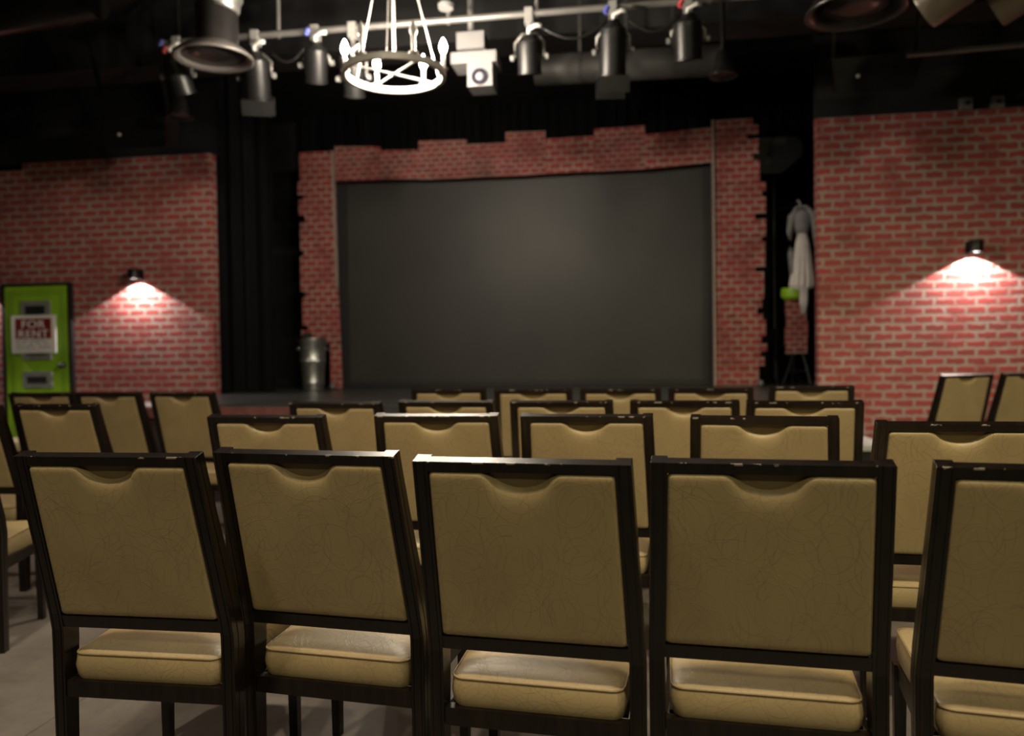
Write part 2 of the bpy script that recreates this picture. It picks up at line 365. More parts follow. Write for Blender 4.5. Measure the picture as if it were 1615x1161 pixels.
# metal bin on the stage
bn = thing('metal_bin', 'ribbed metal bin standing on stage left of screen', 'bin', (-3.46, 8.10, .752))
bm = bmesh.new(); n = 72; rings = []
for z, r in ((0, .105), (.02, .108), (.06, .112), (.07, .118), (.09, .118), (.10, .113), (.30, .130), (.31, .137), (.33, .137), (.34, .131), (.52, .145), (.53, .152), (.56, .152)):
    rings.append([((r+.0035*math.cos(24*2*PI*i/n)*(1 if .1 < z < .52 else 0))*math.cos(2*PI*i/n), (r+.0035*math.cos(24*2*PI*i/n)*(1 if .1 < z < .52 else 0))*math.sin(2*PI*i/n), z) for i in range(n)])
obj('bin_body', loft(bm, rings), M['galv'], bn, smooth=True)
obj('rim', torus(bmesh.new(), (0, 0, .562), .150, .008), M['steel'], bn, smooth='all')
for s in (-1, 1): obj('handle', tube(bmesh.new(), [(s*.14, -.05, .46), (s*.175, -.045, .45), (s*.185, 0, .44), (s*.175, .045, .45), (s*.14, .05, .46)], .006), M['steel'], bn, smooth='all')
bm = bmesh.new(); lathe(bm, [(.001, 0), (.05, 0), (.055, .04), (.04, .065), (.001, .07)], (-.06, 0, .566)); tag(obj('black_lump', bm, M['black'], smooth='all'), 'small black object lying on top of metal bin', 'bundle').location = (-3.46, 8.10, .752)
for x, y, lab in ((-3.30, 8.25, 'small white ball on stage by left brick column'), (1.30, 8.2, 'small white ball on stage by right brick column')):
    tag(obj('floor_ball', ball(bmesh.new(), (x, y, .785), .032), M['plastic'], smooth='all'), lab, 'ball', 'small white balls on stage')

# ------------------------------------------------------------------ lime door, sign, sconces
dr = obj('door_1', bx(-6.545, -5.80, 7.315, 7.349, .02, 1.905), M['lime'], bevel=.004); dr['kind'] = 'structure'; dr['label'] = 'lime green painted door in left brick wall'
bm = bmesh.new(); box(bm, -6.58, -6.545, 7.30, 7.349, 0, 1.935); box(bm, -5.80, -5.765, 7.30, 7.349, 0, 1.935); box(bm, -6.545, -5.80, 7.30, 7.349, 1.905, 1.935)
obj('door_frame', bm, M['frame_dark'], dr)
bm = bmesh.new()
for i in (0, .03):
    a, b, c, d = -6.49+i, -5.855-i, .07+i, 1.85-i
    box(bm, a, a+.008, 7.309, 7.315, c, d); box(bm, b-.008, b, 7.309, 7.315, c, d); box(bm, a, b, 7.309, 7.315, d-.008, d)
obj('moulding', bm, M['lime_line'], dr)
for z0, z1 in ((1.555, 1.745), (1.13, 1.32), (.835, 1.005), (.42, .60)):
    bm = bmesh.new(); box(bm, -6.345, -6.005, 7.296, 7.315, z0, z1); f = obj('slot_frame', bm, M['grey'], dr, bevel=.006)
    obj('slot', bx(-6.29, -6.06, 7.290, 7.297, z0+.05, z1-.05), M['dark'], f)
obj('door_knob', lathe(bmesh.new(), [(.001, 0), (.028, .004), (.012, .02), (.012, .03), (.028, .045), (.024, .065), (.001, .07)], (-5.868, 7.315, 1.068), 20, True, Matrix.Rotation(PI/2, 3, 'X')), M['dark'], dr, smooth='all')
sg = thing('for_rent_sign', 'white sign reading FOR RENT hung on lime green door', 'sign', (-6.18, 7.28, 1.2))
obj('board', bx(-.258, .258, -.012, 0, 0, .395), M['white'], sg, bevel=.006)
def text_mesh(txt, size, mat, parent, loc, name, sx=1.0):
    cu = bpy.data.curves.new(name, 'FONT'); cu.body = txt; cu.size = size; cu.align_x = 'CENTER'; cu.extrude = .002; cu.offset = .0006; cu.space_character = 1.08
    t = bpy.data.objects.new(name+'_curve', cu); COL.objects.link(t); bpy.context.view_layer.update()
    me = bpy.data.meshes.new_from_object(t.evaluated_get(bpy.context.evaluated_depsgraph_get())); bpy.data.objects.remove(t)
    me.materials.clear(); me.materials.append(mat)
    o = bpy.data.objects.new(name, me); COL.objects.link(o); o.parent = parent; o.location = loc; o.rotation_euler = (PI/2, 0, 0); o.scale = (sx, 1, 1); return o
obj('red_block', bx(-.21, .21, -.0145, -.012, .150, .362), M['red'], sg)
text_mesh('FOR', .112, M['white'], sg, (0, -.016, .264), 'lettering', 1.25)
text_mesh('RENT', .112, M['white'], sg, (0, -.016, .163), 'lettering', 1.22)
bm = bmesh.new()
for j, z in enumerate((.125, .10, .065)):
    x = -.20
    while x < .2:
        w_ = random.uniform(.012, .04)
        if random.random() < .75: box(bm, x, min(x+w_, .2), -.0135, -.012, z+random.uniform(-.004, .004), z+random.uniform(.006, .012))
        x += w_+.01
o = obj('scribbled_lines', bm, M['ink'], sg)
obj('bottom_rule', bx(-.21, .21, -.0135, -.012, .038, .041), M['ink'], sg)

def sconce(x, z, lab, e):
    t = thing('wall_sconce', lab, 'wall light', (x, 7.35, z), group='wall sconces on the brick')
    obj('back_plate', bx(-.05, .05, -.012, 0, -.04, .06), M['can'], t)
    obj('arm', bx(-.015, .015, -.05, -.01, -.01, .02), M['can'], t)
    bm = lathe(bmesh.new(), [(.001, .058), (.050, .058), (.056, .05), (.056, -.045), (.046, -.045), (.044, -.02), (.001, -.02)], (0, -.095, 0)); obj('shade', bm, M['can'], t, smooth=True)
    obj('lens', lathe(bmesh.new(), [(.001, -.034), (.043, -.034), (.043, -.038), (.001, -.038)], (0, -.095, 0)), M['sconce_lens'], t)
    l = lamp('sconce_and_added_lamp', 'SPOT', (x, 7.35-.085, z-.046), e, (1, .87, .81), .012, (x, 7.35-.078, z-1.2), 128, .12)
    return t
sconce(-5.007, 1.985, 'small black sconce lighting the left brick wall', 62)
sconce(2.955, 1.990, 'small black sconce lighting the right brick wall', 84)
lamp('sconce_and_added_lamp', 'SPOT', (-7.05, 7.26, 1.95), 60, (1, .87, .81), .012, (-7.05, 7.268, .8), 128, .12)  # added lamp with no sconce, brightens brick at the far left
for x, lab in ((2.915, 'left of two small white brackets atop right brick wall'), (3.168, 'right of two small white brackets atop right brick wall')):
    t = tag(obj('wall_bracket', bx(x-.048, x+.048, 7.33, 7.38, 3.20, 3.30), M['lightgrey'], bevel=.006), lab, 'bracket', 'white brackets atop the wall')
    obj('bracket_hole', bx(x-.012, x+.022, 7.326, 7.331, 3.235, 3.265), M['dark'], t)

# ------------------------------------------------------------------ things in the dark gap right of the screen
t = thing('pa_speaker', 'dark loudspeaker on a pole in gap right of screen', 'speaker', (1.54, 8.75, .752))
bm = prism(bmesh.new(), [(-.22, 2.62), (.20, 2.62), (.27, 2.55), (.27, 2.42), (.06, 2.24), (-.13, 2.24), (-.22, 2.36)], -.16, .16); obj('cabinet', bm, M['can'], t, bevel=.01)
obj('pole', tube(bmesh.new(), [(-.0, 0, .05), (-.0, 0, 2.26)], .024), M['can'], t, smooth=True)
obj('coat_peg', tube(bmesh.new(), [(0, 0, 1.845), (.11, -.62, 1.845), (.11, -.64, 1.87)], .008), M['can'], t, smooth=True)
for a in (0.4, 2.5, 4.6): obj('leg', tube(bmesh.new(), [(0, 0, .62), (.32*math.cos(a), .32*math.sin(a), .012)], .011), M['can'], t, smooth=True)
t = thing('brick_pedestal', 'brick-faced prop board on dark easel legs, right of screen', 'prop', (1.70, 8.44, .752))
bm = prism(bmesh.new(), [(-.108, .33), (-.05, .325), (-.05, .33), (.105, .33), (.105, .50), (.112, .50), (.112, .66), (.10, .66), (.10, .885), (-.105, .885), (-.105, .74), (-.098, .74), (-.098, .60), (-.112, .60), (-.112, .42), (-.10, .42)], -.03, .03); obj('brick_board', bm, M['brick_fine'], t)
for a, b in (((-.02, 0, .34), (-.16, -.12, .008)), ((.06, 0, .34), (.12, -.12, .008)), ((.02, .03, .60), (0, .22, .008)), ): obj('leg', tube(bmesh.new(), [a, b], .013), M['can'], t, smooth=True)
obj('crossbar', tube(bmesh.new(), [(-.10, -.07, .15), (.09, -.07, .15)], .01), M['can'], t, smooth=True)
bm = lathe(bmesh.new(), [(.001, 0), (.09, 0), (.125, .03), (.13, .07), (.122, .12), (.115, .12), (.105, .08), (.06, .05), (.001, .045)], (1.68, 8.44, 1.640)); tag(obj('lime_bowl', bm, M['lime'], smooth=True), 'lime green bowl sitting on top of brick prop board', 'bowl')
t = thing('hanging_costume', 'white pleated costume with grey sleeves hanging right of screen', 'costume', (1.70, 8.12, 2.50))
def cloth_ring(z, rx, ry, amp, k, cx=0):
    n = 64; return [(cx+(rx+amp*math.cos(k*2*PI*i/n))*math.cos(2*PI*i/n), (ry+amp*math.cos(k*2*PI*i/n))*math.sin(2*PI*i/n), z) for i in range(n)]
obj('skirt', loft(bmesh.new(), [cloth_ring(-.20, .035, .03, .002, 12), cloth_ring(-.30, .06, .045, .004, 12), cloth_ring(-.5, .085, .055, .007, 12), cloth_ring(-.72, .115, .06, .010, 12, -.005), cloth_ring(-.76, .105, .055, .010, 12, -.01), cloth_ring(-.78, .04, .03, .004, 6, .015), cloth_ring(-.90, .038, .03, .004, 6, .012), cloth_ring(-1.02, .022, .02, .002, 6, .01)]), M['cloth'], t, smooth='all')
obj('bodice', loft(bmesh.new(), [cloth_ring(.02, .03, .03, .001, 8), cloth_ring(-.02, .075, .05, .002, 8), cloth_ring(-.10, .08, .06, .003, 8), cloth_ring(-.22, .055, .05, .003, 10)]), M['cloth_grey'], t, smooth='all')
obj('sleeve', tube(bmesh.new(), [(-.05, 0, .0), (-.10, 0, -.05), (-.12, -.01, -.2), (-.118, -.01, -.42), (-.11, -.01, -.62)], [.03, .036, .032, .028, .016]), M['cloth_grey'], t, smooth='all')
obj('sleeve', tube(bmesh.new(), [(.05, 0, .01), (.10, 0, -.04), (.125, -.01, -.18), (.145, -.02, -.42), (.14, -.02, -.75)], [.034, .04, .034, .026, .016]), M['cloth_grey'], t, smooth='all')
obj('collar', torus(bmesh.new(), (0, -.03, .0), .085, .016, 40, 8), M['cloth_grey'], t, smooth='all').rotation_euler = (PI/2.3, 0, 0)
obj('hanger_hook', tube(bmesh.new(), [(-.02, 0, .0), (-.02, 0, .09), (-.035, 0, .11), (-.05, 0, .10)], .006), M['steel'], t, smooth='all')

# ------------------------------------------------------------------ lighting bar and fixtures
PY, PZ = 5.4, 3.49
lp = thing('lighting_pipe', 'long grey pipe hung across ceiling carrying the spotlights', 'pipe', (0, 0, 0))
obj('pipe', tube(bmesh.new(), [(-3.45, PY, PZ), (.95, PY, PZ)], .024, 14), M['pipe'], lp, smooth=True)
for x in (-2.52, -1.25, -.62, .55): obj('drop_rod', tube(bmesh.new(), [(x, PY, PZ-.03), (x, PY, ZC)], .014), M['pipe'], lp, smooth=True)
def spotlight(x, dz, tilt, lean, length, rad, lab, gel, taps, barn=False):
    t = thing('stage_spotlight', lab, 'spotlight', (x, PY, PZ), group='spotlights on the ceiling pipe')
    obj('clamp', box(box(bmesh.new(), -.028, .028, -.035, .035, -.075, .032), -.012, .012, -.012, .012, -.14, -.07), M['lightgrey'], t, bevel=.006)
    pts = [(-rad-.022, 0, -dz), (-rad-.022, 0, -.20), (-rad*.6, 0, -.14), (rad*.6, 0, -.14), (rad+.022, 0, -.20), (rad+.022, 0, -dz)]
    obj('yoke', tube(bmesh.new(), pts, .010, 8), M['lightgrey'] if taps else M['pipe'], t, smooth='all')
    R = (Euler((tilt, 0, lean), 'XYZ')).to_matrix()      # body axis: local -Z tipped towards the stage
    c = Vector((0, 0, -dz))
    bm = lathe(bmesh.new(), [(.001, .5*length+.03), (rad*.45, .5*length+.03), (rad*.6, .5*length), (rad*.95, .42*length), (rad, .3*length), (rad, -.45*length), (rad*1.06, -.46*length), (rad*1.06, -.5*length), (rad*.9, -.5*length), (rad*.86, -.3*length), (.001, -.28*length)], c, 28, True, R)
    b = obj('lamp_body', bm, M['can'], t, smooth=True)
    bm = bmesh.new()
    for k in range(5): lathe(bm, [(rad*1.0, .30*length-.018*k), (rad*1.05, .30*length-.018*k), (rad*1.05, .295*length-.018*k-.004), (rad*1.0, .295*length-.018*k-.004)], c, 28, True, R)
    obj('cooling_fins', bm, M['can'], b, smooth=True)
    for s in (-1, 1): obj('knob', lathe(bmesh.new(), [(.001, 0), (.02, 0), (.02, .022), (.001, .024)], (s*(rad+.03), 0, -dz), 14, True, Matrix.Rotation(PI/2*s, 3, 'Y')), M['lightgrey'], t, smooth=True)
    q = R @ Vector((0, 0, .5*length+.02)) + c
    obj('cable_plug', tube(bmesh.new(), [q, q+Vector((0, -.02, .04)), q+Vector((.05, -.03, .06)), q+Vector((.09, -.03, .055))], .015, 10), M['cap'], t, smooth='all')
    if gel:
        z0 = -.5*length; w_ = rad*1.15
        bm = bmesh.new(); box(bm, -w_, w_, -w_, w_, z0-.012, z0); bmesh.ops.transform(bm, matrix=Matrix.Translation(c) @ R.to_4x4(), verts=bm.verts[:]); obj('gel_frame', bm, M['can'], t)
        bm = bmesh.new(); box(bm, -w_, w_, w_, w_+.006, z0-.14, z0); bmesh.ops.transform(bm, matrix=Matrix.Translation(c) @ R.to_4x4(), verts=bm.verts[:]); obj('barn_door', bm, M['can'], t)
        bm = bmesh.new(); box(bm, -w_, w_, -w_-.006, -w_, z0-.11, z0); bmesh.ops.transform(bm, matrix=Matrix.Translation(c) @ R.to_4x4(), verts=bm.verts[:]); obj('barn_door', bm, M['can'], t)
    for j, mm in enumerate(taps):
        p = q + Vector((-.055+.03*j, -.05, -.01+.05*(1-j))); obj('cable_tape', tube(bmesh.new(), [p, p+Vector((.02, 0, .045))], .017, 10), M[mm], t, smooth=True)
    return t
s_ = PY/4.6
spotlight(-2.830*s_, .25, .45, -.25, .27, .085, 'leftmost stage spotlight under round air vent, red and blue tape', False, ['tape_blue', 'tape_red'])
spotlight(-2.300*s_, .30, .45, .35, .30, .095, 'second stage spotlight from left with square barn doors', True, [])
spotlight(-1.905*s_, .24, .50, .40, .25, .080, 'third stage spotlight from left, blue tape, left of chandelier', False, ['tape_blue'])
spotlight(-1.665*s_, .36, .50, .30, .25, .075, 'stage spotlight partly hidden behind the chandelier', False, [])
spotlight(-.577*s_, .30, .25, .10, .23, .080, 'stage spotlight right of projector with bare looped yoke', False, [])
spotlight(-.085*s_, .30, .25, .15, .33, .090, 'second stage spotlight from right, blue tape and barn doors', True, ['tape_blue'])
spotlight(.342*s_, .26, .30, -.10, .26, .090, 'rightmost stage spotlight with red tape', False, ['tape_red'])
def cable(pts, lab):
    q = []
    for (a, b) in zip(pts, pts[1:]):
        for i in range(8):
            f = i/8; p = Vector(a).lerp(Vector(b), f); p.z -= .10*math.sin(PI*f); q.append(p)
    q.append(Vector(pts[-1])); tag(obj('power_cable', tube(bmesh.new(), q, .009, 8), M['can'], smooth='all'), lab, 'cable', 'cables between the spotlights')
cable([(-.577*s_+.09, PY-.05, 3.37), (-.085*s_-.03, PY-.05, 3.38)], 'black cable drooping between two spotlights right of projector')
cable([(-2.30*s_+.12, PY-.03, 3.36), (-1.905*s_-.05, PY-.05, 3.37)], 'black cable drooping between two spotlights left of chandelier')
cable([(-.085*s_+.1, PY-.05, 3.38), (.342*s_-.05, PY-.05, 3.38)], 'black cable drooping between the two rightmost spotlights')

# projector
t = thing('ceiling_projector', 'white projector hung from ceiling right of chandelier', 'projector', (-1.12, 5.6, 3.20))
obj('mount_pole', tube(bmesh.new(), [(-.02, .05, .25), (-.02, .05, ZC-3.2)], .022), M['lightgrey'], t, smooth=True)
obj('upper_box', bx(-.10, .10, -.08, .12, .13, .25), M['plastic'], t, bevel=.012)
obj('mount_plate', bx(-.14, .19, -.10, .14, .02, .10), M['plastic'], t, bevel=.008)
bm = bmesh.new(); box(bm, -.02, .16, -.10, .10, -.15, .02); obj('lens_housing', bm, M['plastic'], t, bevel=.02)
obj('lens_ring', lathe(bmesh.new(), [(.001, 0), (.055, 0), (.06, .01), (.055, .02), (.045, .02), (.04, .008), (.001, .006)], (.07, -.10, -.085), 28, True, Matrix.Rotation(PI/2, 3, 'X')), M['glass_dark'], t, smooth=True)
obj('lens_core', lathe(bmesh.new(), [(.001, 0), (.03, 0), (.026, .018), (.001, .022)], (.07, -.10, -.085), 20, True, Matrix.Rotation(PI/2, 3, 'X')), M['plastic'], t, smooth=True)
tag(obj('round_sensor', lathe(bmesh.new(), [(.001, .0), (.05, 0), (.055, .03), (.03, .05), (.03, .75), (.001, .75)], (-1.22, 5.2, 3.48)), M['plastic'], smooth=True), 'small white round sensor hanging from ceiling behind chandelier', 'sensor')

# chandelier
CH = Vector((-1.4085, 4.607, 2.846)); CR = .30
t = thing('ring_chandelier', 'white ring chandelier with candle bulbs hanging over audience', 'chandelier', CH)
bm = bmesh.new(); rings = []; n = 72
sec = [(CR-.012, -.02), (CR+.012, -.02), (CR+.014, 0), (CR+.012, .02), (CR-.012, .02), (CR-.014, 0)]
V = [[bm.verts.new((r*math.cos(2*PI*i/n), r*math.sin(2*PI*i/n), z)) for r, z in sec] for i in range(n)]
for i in range(n):
    for k in range(6): bm.faces.new((V[i][k], V[(i+1) % n][k], V[(i+1) % n][(k+1) % 6], V[i][(k+1) % 6]))
obj('ring', bm, M['ring'], t, smooth=True)
for k in range(6):
    a = k*PI/3+YAW; x, y = CR*math.cos(a), CR*math.sin(a); lit = k in (0, 1, 2, 3)
    c = obj('candle', lathe(bmesh.new(), [(.001, .015), (.026, .02), (.030, .03), (.012, .034), (.012, .125), (.001, .126)], (x, y, 0), 16), M['ring'], t, smooth=True)
    b = obj('bulb', lathe(bmesh.new(), [(.001, .122), (.010, .124), (.021, .145), (.023, .160), (.016, .184), (.005, .208), (.001, .214)], (x, y, 0), 16), M['bulb'] if lit else M['bulb_off'], c, smooth='all')
for k in range(3):
    a = k*2*PI/3+PI/6+YAW; obj('hanging_rod', tube(bmesh.new(), [(CR*math.cos(a), CR*math.sin(a), .01), (.03*math.cos(a), .03*math.sin(a), .95)], .0035, 8), M['ring'], t, smooth=True)
obj('centre_rod', tube(bmesh.new(), [(0, 0, .12), (0, 0, ZC-CH.z)], .009, 8), M['ring'], t, smooth=True)
obj('hub', lathe(bmesh.new(), [(.001, .91), (.035, .92), (.04, .95), (.02, .99), (.001, .995)]), M['ring'], t, smooth='all')
for k in range(2):
    a = k*PI/2+PI/4; obj('cross_bar', tube(bmesh.new(), [(CR*math.cos(a), CR*math.sin(a), 0), (-CR*math.cos(a), -CR*math.sin(a), 0)], .007, 8), M['ring'], t, smooth=True)

# air vents and ducts
t = thing('round_air_vent', 'black round ceiling air vent on a silver duct, upper left', 'air vent', (-2.81, 5.0, 3.205))
obj('diffuser_rim', lathe(bmesh.new(), [(.17, .06), (.23, .02), (.262, -.01), (.266, -.025), (.254, -.03), (.22, -.012), (.2, .02), (.16, .05)], n=48, cap=False), M['rim'], t, smooth='all')
obj('diffuser_cone', lathe(bmesh.new(), [(.001, -.01), (.08, -.012), (.21, -.002), (.21, .004), (.08, .02), (.001, .03)], n=40), M['duct_dark'], t, smooth='all')
obj('duct_collar', lathe(bmesh.new(), [(.14, .05), (.14, .30), (.145, .30), (.145, .33), (.14, .33)], (.03, 0, 0), 36, False), M['duct_dark'], t, smooth=True)
obj('flex_duct', tube(bmesh.new(), [(.03+.012*i-.0016*i*i*.4, 0, .32+.03*i) for i in range(0, 18)], [.142+.008*(i % 2) for i in range(18)], 28), M['foil'], t, smooth='all')
t = thing('large_air_vent', 'large black round air vent at ceiling, upper right', 'air vent', (1.31, 4.8, 3.12))
obj('diffuser_rim', lathe(bmesh.new(), [(.2, .10), (.24, .03), (.275, -.02), (.28, -.035), (.265, -.04), (.23, -.012), (.2, .03), (.19, .09)], n=48, cap=False), M['duct_dark'], t, smooth='all')
obj('diffuser_cone', lathe(bmesh.new(), [(.001, -.02), (.08, -.02), (.18, -.004), (.18, .004), (.08, .03), (.001, .04)], n=40), M['duct_dark'], t, smooth='all')
obj('duct_collar', lathe(bmesh.new(), [(.19, .08), (.19, ZC-3.10)], n=36, cap=False), M['duct_dark'], t, smooth=True)
def duct(p0, p1, r, mat, lab, straps=None):
    p0, p1 = Vector(p0), Vector(p1); d = (p1-p0).normalized()
    o = tag(obj('air_duct', tube(bmesh.new(), [p0, p0+d*.015, p1], [r*.97, r, r], 36), mat, smooth=True), lab, 'duct', 'round ducts under the ceiling')
    for i in range(1, 4):
        q = p0.lerp(p1, i/4); obj('seam_band', tube(bmesh.new(), [q-d*.012, q+d*.012], r*1.025, 36), mat, o, smooth=True)
        if straps: obj('hanger_strap', bx(q.x-.012, q.x+.012, q.y-.002, q.y+.002, straps[0], straps[1]), mat, o)
duct((1.83, 5.25, 3.265), (2.45, 4.75, 3.60), .15, M['duct'], 'left of two tan round ducts at upper right')
duct((2.30, 5.40, 3.30), (2.95, 4.9, 3.64), .15, M['duct'], 'right of two tan round ducts at upper right')
duct((.72, 5.1, 3.55), (1.0, 3.6, 3.95), .24, M['duct_dark'], 'dark fat round duct left of the large air vent')
duct((XL+.05, 5.45, 3.62), (-3.9, 5.3, 3.80), .13, M['duct_dark'], 'dark round duct along the ceiling, upper left corner')
duct((-.75, 6.3, 3.42), (.72, 6.35, 3.42), .12, M['grey_duct'], 'grey round duct behind the rightmost spotlights', (3.53, ZC))
tag(obj('conduit_pipe', tube(bmesh.new(), [(2.05, 6.2, 3.31), (3.6, 6.25, 3.36)], .022, 12), M['pipe'], smooth=True), 'shiny thin conduit above the right brick wall', 'pipe')
def can_light(x, y, z, lab):
    t = thing('pendant_can', lab, 'ceiling light', (x, y, z), group='unlit black pendant cans')
    obj('shade', lathe(bmesh.new(), [(.03, .17), (.05, .16), (.075, .06), (.10, -.01), (.105, -.02), (.098, -.02), (.07, .05), (.03, .12)], n=32, cap=False), M['duct_dark'], t, smooth='all')
    obj('stem', tube(bmesh.new(), [(0, 0, .13), (0, 0, ZC-z)], .018), M['duct_dark'], t, smooth=True)
    obj('reflector', lathe(bmesh.new(), [(.001, .0), (.085, -.002), (.085, .004), (.001, .01)], n=28), M['amber'], t, smooth=True)
can_light(-3.68, 6.0, 3.15, 'unlit black pendant can, upper left below air vent')
can_light(.70, 6.0, 3.19, 'unlit black pendant can, upper right of the screen')
def ceil_speaker(x, y, z, ry, lab):
    t = thing('ceiling_speaker', lab, 'speaker', (x, y, z), (math.radians(18), 0, ry), 'tilted black ceiling speakers')
    obj('cabinet', prism(bmesh.new(), [(-.27, -.13), (.27, -.13), (.33, .13), (-.33, .13)], -.12, .12), M['can'], t, bevel=.01)
    obj('logo_dot', lathe(bmesh.new(), [(.001, 0), (.014, 0), (.014, .006), (.001, .006)], (-.13, -.12, -.01), 16, True, Matrix.Rotation(PI/2, 3, 'X')), M['cap'], t)
    for s in (-1, 1): obj('bracket', bx(s*.30-.01, s*.30+.01, -.02, .02, .1, ZC-z+.1), M['can'], t)
ceil_speaker(-4.35, 6.45, 3.17, .05, 'tilted black ceiling speaker above the left brick wall')
ceil_speaker(1.88, 6.45, 3.27, -.05, 'tilted black ceiling speaker above the right brick wall')

# ------------------------------------------------------------------ banquet chairs
LN = math.hypot(.125, .4386); UY, UZ = -.125/LN, .4386/LN            # direction up the leaned back
def back(x, t, n): return Vector((x, UY*t + UZ*n, .4814 + UZ*t - UY*n))   # t up the back, n towards the sitter
T1 = LN; TP0, TP1 = .032, LN-.0225
def hp(t): return .2075 + (.1940-.2075)*t/T1                          # half width of the panel opening
def ho(t): return .2405 + (.2268-.2405)*t/T1                          # outer half width of the frame
def post(s):
    bm = bmesh.new(); rings = []
    def sec(x_in, x_out, P, d=.036):                                         # section with two shallow grooves in the rear face and one outside
        w = x_out-x_in
        pts = [(0, 0), (.18, 0), (.18, .0018), (.25, .0018), (.25, 0), (.74, 0), (.74, .0018), (.81, .0018), (.81, 0), (.97, 0), (1, .0015), (1, d*.38), (.94, d*.39), (.94, d*.45), (1, d*.46), (1, d), (0, d)]
        return [P(s*(x_in+w*a), n) for a, n in pts]
    for z, off, d in ((0.0, .006, .036), (.30, .001, .046), (.44, 0, .054)): rings.append(sec(.2075, .2405, lambda x, n: Vector((x, n+off, z)), d))
    rings.append(sec(.2075, .2405, lambda x, n: Vector((x, -.001+n*.98, .475-n*.12)), .056))
    for t in (.035, .10, .2, .3, .4, T1-.001, T1): rings.append(sec(hp(t), ho(t)-(.0012 if t == T1 else 0), lambda x, n: back(x, t, n), .036+.019*max(0, 1-t/.36)))
    loft(bm, rings)
    return bm
def rail(t0, t1, n0, n1):
    bm = bmesh.new(); P = [(t0, n0), (t1, n0), (t1, n1), (t0, n1)]
    loft(bm, [[back(-(hp(t)+.004), t, n) for t, n in P], [back(hp(t)+.004, t, n) for t, n in P]]); return bm
NW, ND = .0735, .0370; NR = (NW*NW+ND*ND)/(2*ND)
def notch(x):
    a = abs(x)
    if a < NW*.80: return math.sqrt(NR*NR-x*x)-(NR-ND)
    if a < NW*1.22:
        e = NW*.80; y0 = math.sqrt(NR*NR-e*e)-(NR-ND); f = (a-e)/(NW*.42); return y0*(1-f)*(1-f)
    return 0
def panel(front=False):
    bm = bmesh.new(); nu, nv = 61, 44; rad = .014; G = []
    us = [.5-.5*math.cos(PI*i/(nu-1)) for i in range(nu)]
    us = sorted(set([round(.5*(u+i/(nu-1)), 5) for i, u in enumerate(us)]))
    vs = [.5-.5*math.cos(PI*i/(nv-1)) for i in range(nv)]
    for u in us:
        col = []
        for v in vs:
            hw = .1975-.0015; x = (2*u-1)*hw
            dx = hw-abs(x); cr = rad-math.sqrt(max(0, rad*rad-(rad-dx)**2)) if dx < rad else 0
            top = TP1-.001-cr-(0 if front else notch(x)); bot = TP0+.001+cr
            t = bot+(top-bot)*v
            k = (hp(t)-(.012 if front else -.0006))/(.1975-.0015)
            d = min(dx, t-bot+.0001, top-t+.0001)
            if front:
                n = .030+.012*(1-math.exp(-max(0, d)/.008))+.006*(1-math.exp(-max(0, d)/.06))
            else:                                                    # flat pad with softly rolled lip along the grip notch
                w = min(1, notch(x)/(.55*ND))
                n = -.0015+.009*math.exp(-d/.0035)+w*.012*math.exp(-(top-t)/.015)
            col.append(bm.verts.new(back(x*k, t, n)))
        G.append(col)
    for a, b in zip(G, G[1:]):
        for j in range(nv-1): bm.faces.new((a[j], b[j], b[j+1], a[j+1]))
    # skirt
    loop = [c[0] for c in G] + G[-1][1:] + [c[-1] for c in G[-2::-1]] + G[0][-2:0:-1]
    dv = Vector((0, UZ, -UY))*(-.003 if front else .012)
    low = [bm.verts.new(v.co+dv) for v in loop]
    for i in range(len(loop)): bm.faces.new((loop[i], loop[(i+1) % len(loop)], low[(i+1) % len(loop)], low[i]))
    bm.faces.new(low)
    return bm
def seat_loop(ins, z0, z1, r=.028):
    pts = []; y0, y1, w0, w1 = .012+ins, .435-ins, .1955-ins, .2060-ins
    def c(cx, cy, a0):
        for i in range(6):
            a = a0+i*PI/10; pts.append((cx+r*math.cos(a), cy+r*math.sin(a)))
    n = 8
    def seg(a, b):
        for i in range(1, n): pts.append((a[0]+(b[0]-a[0])*i/n, a[1]+(b[1]-a[1])*i/n))
    rr = r
    c(w1-rr, y1-rr, 0); seg((w1-rr, y1), (-w1+rr, y1)); c(-w1+rr, y1-rr, PI/2); seg((-w1, y1-rr), (-w0, y0+rr)); c(-w0+rr, y0+rr, PI); seg((-w0+rr, y0), (w0-rr, y0)); c(w0-rr, y0+rr, 1.5*PI); seg((w0, y0+rr), (w1, y1-rr))
    return [Vector((x, y, z0+(z1-z0)*(y-.012)/.423)) for x, y in pts]
def seat():
    bm = bmesh.new(); zb = .3470
    rings = [seat_loop(.004, zb, zb), seat_loop(.000, .357, .360), seat_loop(-.003, .380, .392), seat_loop(.000, .406, .424), seat_loop(.003, .4115, .4295), seat_loop(.008, .4140, .4320), seat_loop(.02, .4185, .4375, .024), seat_loop(.05, .4235, .444, .02), seat_loop(.10, .4270, .4485, .015), seat_loop(.16, .4285, .450, .01)]
    return loft(bm, rings)
def seat_frame():
    bm = bmesh.new()
    box(bm, -.206, .206, .004, .030, .306, .3462)
    for s in (-1, 1):
        P = [(.204, .034), (.214, .034), (.208, .40), (.186, .40)]
        lo = [(s*x, y, .306) for x, y in P]; hi = [(s*x, y, .3462) for x, y in P]
        loft(bm, [lo, hi])
    box(bm, -.186, .186, .385, .412, .306, .3462); box(bm, -.20, .20, .05, .385, .338, .3455)
    return bm
def front_leg(s):
    a = [(s*.186, .398), (s*.216, .398), (s*.216, .428), (s*.186, .428)]; b = [(s*.190, .402), (s*.214, .402), (s*.214, .428), (s*.190, .428)]
    return loft(bmesh.new(), [[(x, y, 0) for x, y in b], [(x, y, .3462) for x, y in a]])
